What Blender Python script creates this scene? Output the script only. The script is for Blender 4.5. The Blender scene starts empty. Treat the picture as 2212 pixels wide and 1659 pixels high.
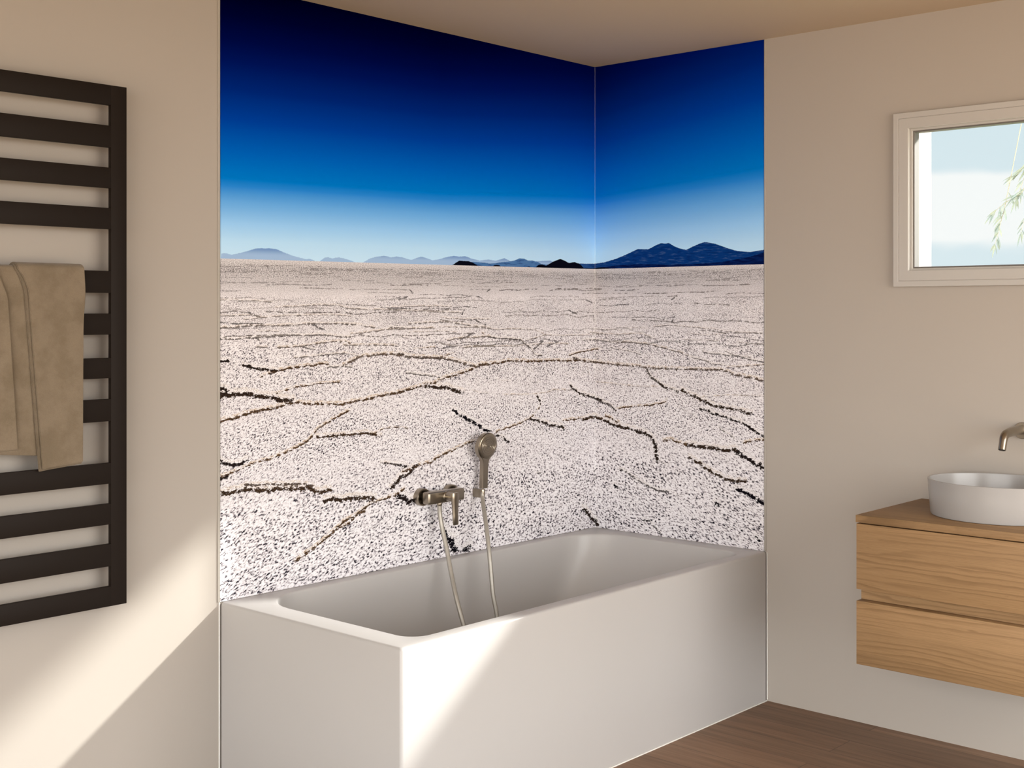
import bpy, bmesh, math, random
import numpy as np
from mathutils import Vector, Matrix
random.seed(7)
C = bpy.context.scene.collection
PI = math.pi

# ---- tuning
WALL_COL = (.375,.342,.303,1)
CEIL_COL = (.50,.40,.285,1)
BATH_COL = (.425,.412,.398,1)
BASIN_COL = (.325,.316,.306,1)
OAK = [(.24,.144,.066,1), (.29,.176,.084,1), (.142,.078,.032,1)]
FLOOR = [(.12,.066,.038,1), (.185,.108,.064,1), (.24,.148,.092,1)]
TOWEL = [(.16,.125,.083,1), (.20,.158,.11,1)]
SUN_P, SUN_COL, SUN_SIZE = 3050.0, (1,.95,.90), .30
SKY_FILL = 7.7  # added brightness of the unseen sky, fills the room
MUR = 1.0
EXPO = 0.0
HEAD_Z = 2.19
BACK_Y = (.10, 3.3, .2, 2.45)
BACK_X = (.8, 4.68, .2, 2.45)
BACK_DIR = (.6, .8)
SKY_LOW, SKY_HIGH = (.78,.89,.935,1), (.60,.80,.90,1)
SKY_FILL_COL = (1,.985,.965,1)
GND_FILL_COL = (.70,.555,.425,1)
SUN_POS = (-5.3, 5.36, 5.55)

# ------------------------------------------------------------------ helpers
def lin(r, g, b):
    f = lambda c: (c/255/12.92) if c/255 <= .04045 else ((c/255+.055)/1.055)**2.4
    return (f(r), f(g), f(b), 1)

def box(bm, x0, x1, y0, y1, z0, z1, bev=0.0, seg=2):
    vs = [bm.verts.new(p) for p in ((x0,y0,z0),(x1,y0,z0),(x1,y1,z0),(x0,y1,z0),(x0,y0,z1),(x1,y0,z1),(x1,y1,z1),(x0,y1,z1))]
    fs = [bm.faces.new([vs[i] for i in f]) for f in ((3,2,1,0),(4,5,6,7),(0,1,5,4),(1,2,6,5),(2,3,7,6),(3,0,4,7))]
    if bev > 0:
        es = list({e for f in fs for e in f.edges})
        bmesh.ops.bevel(bm, geom=es, offset=bev, segments=seg, affect='EDGES', profile=.5)
    return bm

def loops(bm, rings, close_start=False, close_end=False):
    """bridge a list of point rings (same count) with quads"""
    V = [[bm.verts.new(p) for p in r] for r in rings]
    n = len(V[0])
    for a, b in zip(V[:-1], V[1:]):
        for i in range(n):
            j = (i+1) % n
            bm.faces.new((a[i], a[j], b[j], b[i]))
    if close_start: bm.faces.new(list(reversed(V[0])))
    if close_end: bm.faces.new(V[-1])
    return V

def basis(axis):
    a = Vector(axis).normalized()
    u = a.orthogonal().normalized(); v = a.cross(u)
    return a, u, v

def lathe(bm, origin, axis, prof, n=40, ends=(True, True)):
    """prof: list of (radius, distance along axis)"""
    a, u, v = basis(axis); o = Vector(origin)
    rings = [[o + a*h + (u*math.cos(2*PI*i/n) + v*math.sin(2*PI*i/n))*max(r, 1e-5) for i in range(n)] for r, h in prof]
    loops(bm, rings, *ends)
    return bm

def cyl(bm, origin, axis, r, h, n=32, bev=.001):
    return lathe(bm, origin, axis, [(r-bev,0),(r,bev),(r,h-bev),(r-bev,h)], n)

def smooth_path(pts, n=12):
    """Catmull-Rom through points"""
    P = [Vector(p) for p in pts]; P = [P[0]*2-P[1]] + P + [P[-1]*2-P[-2]]
    out = []
    for i in range(1, len(P)-2):
        for k in range(n):
            t = k/n
            a, b, c, d = P[i-1], P[i], P[i+1], P[i+2]
            out.append(.5*((2*b)+(c-a)*t+(2*a-5*b+4*c-d)*t*t+(3*b-a-3*c+d)*t**3))
    out.append(P[-2]); return out

def tube(bm, pts, r, n=12, rfun=None):
    rings = []; up = Vector((0.3,.2,1)).normalized()
    for i, p in enumerate(pts):
        t = (pts[min(i+1,len(pts)-1)] - pts[max(i-1,0)]).normalized()
        u = t.cross(up)
        if u.length < 1e-4: u = t.orthogonal()
        u.normalize(); v = t.cross(u); up = -v
        rr = rfun(i/(len(pts)-1)) if rfun else r
        rings.append([p + (u*math.cos(2*PI*k/n) + v*math.sin(2*PI*k/n))*rr for k in range(n)])
    loops(bm, rings, True, True)
    return bm

def obj(name, bm, mat, parent=None, angle=35, recalc=True):
    if recalc: bmesh.ops.recalc_face_normals(bm, faces=bm.faces[:])
    me = bpy.data.meshes.new(name); bm.to_mesh(me); bm.free()
    me.materials.append(mat)
    me.polygons.foreach_set('use_smooth', [True]*len(me.polygons))
    me.set_sharp_from_angle(angle=math.radians(angle))
    o = bpy.data.objects.new(name, me); C.objects.link(o)
    if parent is not None: attach(o, parent)
    return o

def attach(o, parent):
    bpy.context.view_layer.update()
    o.parent = parent; o.matrix_parent_inverse = parent.matrix_world.inverted()

def tag(o, label, cat, group=None):
    o['label'] = label; o['category'] = cat
    if group: o['group'] = group
    return o

def thing(name, label, cat, loc, group=None):
    o = bpy.data.objects.new(name, None); C.objects.link(o); o.location = loc
    o.empty_display_size = .05
    bpy.context.view_layer.update()
    return tag(o, label, cat, group)

def struct(name, bm, mat, parent=None, label=None, cat=None):
    o = obj(name, bm, mat, parent); 
    if parent is None: o['kind'] = 'structure'
    if label: tag(o, label, cat)
    return o

class N:
    """small node helper"""
    def __init__(self, mat):
        mat.use_nodes = True; self.t = mat.node_tree; self.t.nodes.clear()
    def n(self, typ, ins=None, **kw):
        nd = self.t.nodes.new(typ)
        for k, v in kw.items(): setattr(nd, k, v)
        for k, v in (ins or {}).items(): self.set(nd.inputs[k], v)
        return nd
    def set(self, sock, v):
        if isinstance(v, bpy.types.Node): v = v.outputs[0]
        if isinstance(v, bpy.types.NodeSocket): self.t.links.new(v, sock)
        else: sock.default_value = v
    def m(self, op, a, b=None, c=None, clamp=False):
        nd = self.n('ShaderNodeMath', operation=op, use_clamp=clamp)
        for i, v in enumerate((a, b, c)):
            if v is not None: self.set(nd.inputs[i], v)
        return nd.outputs[0]
    def xyz(self, x, y, z=0.0):
        return self.n('ShaderNodeCombineXYZ', {0: x, 1: y, 2: z}).outputs[0]
    def sep(self, v): 
        s = self.n('ShaderNodeSeparateXYZ', {0: v}); return s.outputs
    def noise(self, vec, scale=5, detail=2, rough=.5, dist=0, dim='3D'):
        return self.n('ShaderNodeTexNoise', {'Vector': vec, 'Scale': scale, 'Detail': detail, 'Roughness': rough, 'Distortion': dist}, noise_dimensions=dim).outputs['Fac']
    def step(self, v, lo, hi, smooth=True, to0=0.0, to1=1.0):
        nd = self.n('ShaderNodeMapRange', interpolation_type='SMOOTHSTEP' if smooth else 'LINEAR', clamp=True)
        for i, q in enumerate((v, lo, hi, to0, to1)): self.set(nd.inputs[i], q)
        return nd.outputs[0]
    def ramp(self, f, stops, interp='LINEAR'):
        nd = self.n('ShaderNodeValToRGB', {0: f}); cr = nd.color_ramp; cr.interpolation = interp
        while len(cr.elements) < len(stops): cr.elements.new(.5)
        for e, (p, c) in zip(cr.elements, stops): e.position = p; e.color = c if len(c) == 4 else (*c, 1)
        return nd.outputs[0]
    def mix(self, f, a, b, mode='MIX'):
        nd = self.n('ShaderNodeMix', data_type='RGBA', blend_type=mode)
        self.set(nd.inputs[0], f); self.set(nd.inputs[6], a); self.set(nd.inputs[7], b)
        return nd.outputs[2]
    def attr(self, name): return self.n('ShaderNodeAttribute', attribute_name=name).outputs['Fac']
    def out(self, sh): 
        o = self.n('ShaderNodeOutputMaterial'); self.set(o.inputs[0], sh)
    def pbr(self, col, rough=.5, metal=0.0, spec=.5, normal=None, **kw):
        p = self.n('ShaderNodeBsdfPrincipled', {'Base Color': col, 'Roughness': rough, 'Metallic': metal, 'Specular IOR Level': spec})
        if normal is not None: self.set(p.inputs['Normal'], normal)
        for k, v in kw.items(): self.set(p.inputs[k], v)
        return p
    def bump(self, h, strength=.2, dist=.002):
        return self.n('ShaderNodeBump', {'Height': h, 'Strength': strength, 'Distance': dist}).outputs[0]
    def pos(self): return self.n('ShaderNodeNewGeometry').outputs['Position']

def M(name): return bpy.data.materials.new(name)

# ------------------------------------------------------------------ materials
def plaster(name, col, amp=.03):
    m = M(name); s = N(m); p = s.pos()
    f = s.noise(p, 1.3, 3); g = s.noise(p, 220, 2)
    c0 = (*[c*(1-amp) for c in col[:3]], 1); c1 = (*[min(1, c*(1+amp)) for c in col[:3]], 1)
    col_ = s.mix(f, c0, c1)
    s.out(s.pbr(col_, .85, 0, .2, s.bump(g, .05, .0006))); return m

MAT = {}
MAT['wall'] = plaster('cream_wall_paint', WALL_COL)
MAT['ceiling'] = plaster('ceiling_paint', CEIL_COL)
MAT['exterior'] = plaster('exterior_render', (.42,.375,.335,1))

def simple(name, col, rough, metal=0., spec=.5, nscale=60, namp=.04, bump=.03, **kw):
    m = M(name); s = N(m); p = s.pos(); f = s.noise(p, nscale, 3)
    c = s.mix(f, (*[q*(1-namp) for q in col[:3]],1), (*[min(1,q*(1+namp)) for q in col[:3]],1))
    s.out(s.pbr(c, rough, metal, spec, s.bump(f, bump, .0005), **kw)); return m

MAT['acrylic'] = simple('white_bath_acrylic', BATH_COL, .32, 0, .35, 3, .01, 0)
MAT['ceramic'] = simple('white_ceramic', BASIN_COL, .25, 0, .4, 3, .01, 0)
MAT['sealant'] = simple('white_sealant', (.75,.74,.70,1), .5)
MAT['profile'] = simple('aluminium_profile', (.34,.315,.275,1), .5, 0)
MAT['upvc'] = simple('white_window_frame', (.42,.405,.38,1), .45, 0, .4, 20, .01, 0)
MAT['gasket'] = simple('dark_gasket', (.12,.11,.10,1), .6)
MAT['radiator'] = simple('dark_brown_powder_coat', (.0125,.0085,.0062,1), .55, 0, .12, 900, .15, .08)
MAT['steel'] = simple('brushed_nickel', (.31,.27,.215,1), .30, 1., .5, 200, .05, .02)
MAT['hose'] = simple('silver_shower_hose', (.62,.57,.50,1), .4, .5, .5, 300, .05, .02)
MAT['rubber'] = simple('dark_nozzle', (.05,.045,.04,1), .6)
MAT['ground'] = simple('garden_lawn', (.30,.33,.20,1), .9, 0, .2, 4, .2, 0)
MAT['bark'] = simple('willow_bark', (.34,.30,.22,1), .9, 0, .2, 14, .25, .3)

def hose_mat():
    m = MAT['hose']; s = N(m); p = s.pos(); z = s.sep(p)[2]
    f = s.m('SINE', s.m('MULTIPLY', z, 1400.0))
    c = s.mix(s.m('MULTIPLY_ADD', f, .5, .5), (.33,.31,.27,1), (.365,.34,.297,1))
    s.out(s.pbr(c, .38, .45, .5, s.bump(f, .05, .0006)))
hose_mat()

def wood(name, a, b, c, stave=.078, zoff=0.0, axis='z'):
    """light oak, grain along world y, staves stacked along z (or x for tops)"""
    m = M(name); s = N(m); x, y, z = s.sep(s.pos())[:3]
    u = z if axis == 'z' else x
    w = x if axis == 'z' else z
    row = s.m('FLOOR', s.m('DIVIDE', s.m('ADD', u, zoff), stave))
    rnd = s.n('ShaderNodeTexWhiteNoise', {'W': row}, noise_dimensions='1D').outputs['Value']
    shift = s.m('MULTIPLY', rnd, 7.3)
    yy = s.m('ADD', y, shift)
    # slow warp gives long lens-shaped cathedrals
    warp = s.noise(s.xyz(s.m('MULTIPLY', yy, 1.5), s.m('MULTIPLY', u, 11.0), shift), 1.0, 1, .5)
    warp2 = s.noise(s.xyz(s.m('MULTIPLY', yy, 5.5), s.m('MULTIPLY', u, 40.0), s.m('MULTIPLY', w, 6.0)), 1.0, 2, .5)
    rings = s.m('ADD', s.m('MULTIPLY', warp, 6.0), s.m('MULTIPLY_ADD', u, 55.0, s.m('MULTIPLY', warp2, 1.2)))
    fr = s.m('FRACT', rings)
    line = s.m('MULTIPLY', s.step(fr, .45, .92), s.step(fr, 1.0, .94))
    fib = s.noise(s.xyz(s.m('MULTIPLY', yy, 7.0), s.m('MULTIPLY', u, 420.0), s.m('MULTIPLY', w, 300.0)), 1.0, 3, .6)
    pores = s.step(s.noise(s.xyz(s.m('MULTIPLY', yy, 45.0), s.m('MULTIPLY', u, 700.0), s.m('MULTIPLY', w, 500.0)), 1.0, 1, .5), .64, .72)
    base = s.mix(s.step(fib, .3, .7), a, b)
    amt = s.m('MULTIPLY', line, s.step(s.noise(s.xyz(s.m('MULTIPLY', yy, 1.1), s.m('MULTIPLY', u, 14.0), 3.0), 1.0, 1), .3, .62))
    col = s.mix(s.m('MULTIPLY', amt, .55), base, c)
    col = s.mix(s.m('MULTIPLY', pores, .28), col, c)
    tone = s.m('MULTIPLY_ADD', rnd, .20, .90)
    col = s.mix(1.0, col, s.n('ShaderNodeCombineColor', {0: tone, 1: tone, 2: tone}).outputs[0], 'MULTIPLY')
    s.out(s.pbr(col, .55, 0, .25, s.bump(fib, .06, .0004))); return m
MAT['oak'] = wood('light_oak', OAK[0], OAK[1], OAK[2])
MAT['oak_top'] = wood('light_oak_top', OAK[0], OAK[1], OAK[2], .11, .02, 'x')

def floor_mat():
    m = M('brown_wood_planks'); s = N(m); x, y, z = s.sep(s.pos())[:3]
    pw = .1452; u = s.m('DIVIDE', s.m('ADD', x, .0850), pw)
    row = s.m('FLOOR', u); fu = s.m('FRACT', u)
    # every second row is offset by half a plank; joints at y = 1.2725 + k*1.22
    odd = s.m('MODULO', s.m('ADD', row, 1.0), 2.0)
    v = s.m('DIVIDE', s.m('ADD', y, s.m('MULTIPLY_ADD', odd, .61, -1.2725 - .61 + 12.2)), 1.22)
    seg = s.m('FLOOR', v); fv = s.m('FRACT', v)
    rnd = s.n('ShaderNodeTexWhiteNoise', {'Vector': s.xyz(row, seg)}, noise_dimensions='2D').outputs['Value']
    gx = s.m('ABSOLUTE', s.m('SUBTRACT', fu, .5)); gy = s.m('ABSOLUTE', s.m('SUBTRACT', fv, .5))
    seam = s.m('MAXIMUM', s.step(gx, .4905, .4965), s.step(gy, .4988, .4995))
    sh = s.m('MULTIPLY', rnd, 13.0)
    st = s.noise(s.xyz(s.m('MULTIPLY', x, 34.0), s.m('MULTIPLY_ADD', y, 1.7, sh), sh), 1.0, 4, .6, .3)
    st2 = s.noise(s.xyz(s.m('MULTIPLY', x, 170.0), s.m('MULTIPLY_ADD', y, 7.0, sh), sh), 1.0, 2, .5)
    c = s.ramp(st, [(.25, FLOOR[0]), (.5, FLOOR[1]), (.75, FLOOR[2])])
    k = s.m('MULTIPLY_ADD', st2, .35, .825); k = s.m('MULTIPLY', k, s.m('MULTIPLY_ADD', rnd, .3, .85))
    c = s.mix(1.0, c, s.n('ShaderNodeCombineColor', {0: k, 1: k, 2: k}).outputs[0], 'MULTIPLY')
    c = s.mix(s.m('MULTIPLY', seam, .75), c, (.02,.012,.007,1))
    s.out(s.pbr(c, .5, 0, .3, s.bump(s.m('SUBTRACT', s.m('MULTIPLY', st2, .2), seam), .3, .001))); return m
MAT['floor'] = floor_mat()

def cloth(name, a, b):
    m = M(name); s = N(m); p = s.pos(); x, y, z = s.sep(p)[:3]
    blot = s.noise(p, 17, 4, .6); wv = s.noise(s.xyz(s.m('MULTIPLY', x, 700.0), y, s.m('MULTIPLY', z, 700.0)), 1.0, 2)
    fuzz = s.noise(p, 420, 2)
    c = s.mix(s.step(blot, .32, .68), a, b)
    k = s.m('ADD', s.m('MULTIPLY_ADD', wv, .22, .78), s.m('MULTIPLY', fuzz, .22))
    c = s.mix(1.0, c, s.n('ShaderNodeCombineColor', {0: k, 1: k, 2: k}).outputs[0], 'MULTIPLY')
    s.out(s.pbr(c, .95, 0, .1, s.bump(s.m('ADD', wv, fuzz), .5, .0015), **{'Sheen Weight': .15, 'Sheen Roughness': .5})); return m
MAT['towel'] = cloth('taupe_towelling', TOWEL[0], TOWEL[1])
MAT['hem'] = cloth('taupe_towel_hem', tuple(c*.85 for c in TOWEL[0][:3])+(1,), tuple(c*.85 for c in TOWEL[1][:3])+(1,))

def pane_mat():
    m = M('clear_window_glass'); s = N(m)
    fc = s.n('ShaderNodeLayerWeight', {'Blend': .5}).outputs['Facing']
    fr = s.m('MULTIPLY_ADD', s.m('POWER', fc, 5.0), .5, .03)
    mx = s.n('ShaderNodeMixShader', {0: fr, 1: s.n('ShaderNodeBsdfTransparent', {'Color': (.96,.98,.98,1)}), 2: s.n('ShaderNodeBsdfGlossy', {'Roughness': .02})})
    s.out(mx); return m
MAT['pane'] = pane_mat()

def seal_mat():
    m = M('clear_corner_sealant'); s = N(m)
    mx = s.n('ShaderNodeMixShader', {0: .05, 1: s.n('ShaderNodeBsdfTransparent'), 2: s.n('ShaderNodeBsdfDiffuse', {'Color': (.7,.7,.72,1)})})
    s.out(mx); return m
MAT['seal'] = seal_mat()

def leaf_mat():
    m = M('pale_willow_leaves'); s = N(m); f = s.noise(s.pos(), 9, 2)
    c = s.mix(s.step(f, .35, .65), (.26,.30,.275,1), (.34,.35,.27,1))
    mx = s.n('ShaderNodeMixShader', {0: .35, 1: s.n('ShaderNodeBsdfDiffuse', {'Color': c}), 2: s.n('ShaderNodeBsdfTranslucent', {'Color': c})})
    s.out(mx); return m
MAT['leaf'] = leaf_mat()
# ------------------------------------------------------------------ room shell (corner at origin; left wall along +x, right wall along +y)
RX, RY, RH = 5.5, 4.7, 2.5
WY0, WY1, WZ0, WZ1 = 1.375, 2.191, 1.585, 2.135      # clear opening in the right wall
T_OUT = .218
struct('floor', box(bmesh.new(), -.003, RX, -.003, RY, -.12, 0), MAT['floor'])
struct('ceiling', box(bmesh.new(), -.25, RX+.2, -.25, RY+.2, RH, RH+.15), MAT['ceiling'])
struct('wall_left', box(bmesh.new(), -.25, RX+.2, -.25, -.003, -.12, RH), MAT['wall'])
def holed(bm, fix, lo, hi, u0, u1, ou0, ou1, oz0, oz1, ends):
    """wall slab with one opening, as one mesh. fix='x': slab x in lo..hi, runs along y"""
    def bx(a0, a1, z0, z1):
        if a1-a0 < 1e-6 or z1-z0 < 1e-6: return
        if fix == 'x': box(bm, lo, hi, a0, a1, z0, z1)
        else: box(bm, a0, a1, lo, hi, z0, z1)
    bx(u0, ou0, ends[0], ends[1]); bx(ou1, u1, ends[0], ends[1]); bx(ou0, ou1, ends[0], oz0); bx(ou0, ou1, oz1, ends[1])
    return bm
# inner and outer leaf of the outside wall; the outer head sits a little higher so that low sun can enter
wr = struct('wall_right', holed(bmesh.new(), 'x', -.06, -.003, -.003, RY+.2, WY0, WY1, WZ0, WZ1, (-.12, RH)), MAT['wall'])
ex = obj('outer_leaf', holed(bmesh.new(), 'x', -T_OUT, -.0605, -.25, RY+.2, WY0, WY1, WZ0-.035, HEAD_Z, (-.4, 2.9)), MAT['exterior'], wr)
struct('wall_back', holed(bmesh.new(), 'y', RY, RY+.2, -.003, RX+.2, *BACK_Y, (-.12, RH)), MAT['wall'])  # large unseen opening added to let fill light in
struct('wall_rear', holed(bmesh.new(), 'x', RX, RX+.2, -.003, RY, *BACK_X, (-.12, RH)), MAT['wall'])  # second added opening out of view, also for fill light
struct('trim_1', box(bmesh.new(), .0005, 1.884, .8262, .8300, .0, .0045, .0012, 2), MAT['sealant'], None, 'thin white sealant bead along the foot of the bathtub front', 'sealant')
struct('trim_2', box(bmesh.new(), 1.8803, 1.8840, -.0030, .0016, .0, .563, .0008, 1), MAT['sealant'], None, 'thin vertical sealant bead where bathtub end meets the left wall', 'sealant')
struct('trim_3', box(bmesh.new(), -.0030, .0030, .8263, .8290, .0050, .562, .0008, 1), MAT['sealant'], None, 'thin vertical pale strip standing in for the highlight on the bathtub edge at the right wall', 'sealant')  # pale strip modelled in place of the bath's bevelled edge highlight
struct('garden_ground', box(bmesh.new(), -40, -T_OUT-.001, -30, 40, -.5, -.4), MAT['ground'])

# ------------------------------------------------------------------ window
def ring(bm, y0, y1, z0, z1, w, x0, x1, bev=0.0, w2=None):
    """rectangular frame; outer y0..y1,z0..z1, face width w, depth x0..x1"""
    def rect(d, x): return [(x, y0+d, z0+d), (x, y1-d, z0+d), (x, y1-d, z1-d), (x, y0+d, z1-d)]
    b = bev
    rs = [rect(0, x0), rect(0, x1-b), rect(b, x1), rect(w-b, x1), rect(w, x1-b), rect(w, x0)]
    loops(bm, rs + [rect(0, x0)])
    bmesh.ops.remove_doubles(bm, verts=bm.verts[:], dist=1e-6)
    return bm
win = bpy.data.objects.new('window_1', None); C.objects.link(win); win.location = (0, 1.783, 1.5558); win['kind'] = 'structure'
F0, F1, G0, G1 = 1.3390, 2.2270, 1.5558, 2.1614
obj('window_frame', ring(bmesh.new(), F0, F1, G0, G1, .0200, -.0028, .016, .0015), MAT['upvc'], win)
obj('window_sash', ring(bmesh.new(), F0+.0195, F1-.0195, G0+.0195, G1-.0195, .0375, -.045, .0160, .0025), MAT['upvc'], win)
obj('glazing_bead', ring(bmesh.new(), F0+.0565, F1-.0565, G0+.0555, G1-.0555, .0085, -.045, .0005, .0015), MAT['upvc'], win)
obj('gasket', ring(bmesh.new(), F0+.0645, F1-.0645, G0+.0555+.008, G1-.0555-.008, .0055, -.040, -.004, .001), MAT['gasket'], win)
obj('window_pane', box(bmesh.new(), -.024, -.016, F0+.066, F1-.066, G0+.065, G1-.065), MAT['pane'], win)

# ------------------------------------------------------------------ bathtub
def rrect(x0, x1, y0, y1, r, z, n=8):
    out = []
    if not isinstance(r, tuple): r = (r, r)          # (front corners, wall-side corners)
    rf, rb = r
    for cx, cy, a0, r in ((x1-rf, y1-rf, 0, rf), (x0+rf, y1-rf, PI/2, rf), (x0+rb, y0+rb, PI, rb), (x1-rb, y0+rb, 3*PI/2, rb)):
        for k in range(n+1):
            a = a0 + PI/2*k/n; out.append((cx+r*math.cos(a), cy+r*math.sin(a), z))
    return out
BX, BY, BZ = 1.8800, .8260, .5637
bm = bmesh.new()
o0, o1 = .0005, .0005
rings = [rrect(o0, BX, o1, BY, .010, .0005), rrect(o0, BX, o1, BY, .010, BZ-.010)]
for a in (30, 60, 90):
    d = .010*(1-math.cos(math.radians(a))); rings.append(rrect(o0+d*.4, BX-d, o1+d*.4, BY-d, .010, BZ-.010+.010*math.sin(math.radians(a))))
I = (.084, 1.787, .047, .772)
rings.append(rrect(I[0]-.005, I[1]+.005, I[2]-.005, I[3]+.005, (.070, .185), BZ))
for a in (30, 60, 90):
    d = .007*math.sin(math.radians(a)) - .005; rings.append(rrect(I[0]+d, I[1]-d, I[2]+d, I[3]-d, (.065-d*.3, .180-d*.3), BZ-.008*(1-math.cos(math.radians(a)))))
fl = (.46, 1.70, .115, .680)
for k in range(1, 9):
    f = k/8; zz = BZ-.010 - (BZ-.010-.17)*f
    e = f**2.2; g = f**1.3
    rings.append(rrect(I[0]+.002+(.36-I[0])*g*.85, I[1]-.002-(I[1]-1.735)*e, I[2]+.002+(.095-I[2])*e, I[3]-.002-(I[3]-.710)*e, (.066+.085*f, .180-.012*f), zz))
for k in range(1, 5):
    a = k/4*PI/2
    x0_, x1_, y0_, y1_ = .316+.12*math.sin(a)*.9, 1.735-.045*math.sin(a), 0.097+.04*math.sin(a), .708-.04*math.sin(a)
    rings.append(rrect(x0_, x1_, y0_, y1_, (.158, .165), .17-.04*(1-math.cos(a))))
loops(bm, rings, True, True)
tub = obj('bathtub', bm, MAT['acrylic'], None, 40)
tag(tub, 'white built-in rectangular bathtub with smooth front, set in the corner below the salt flat panels', 'bathtub')
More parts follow.
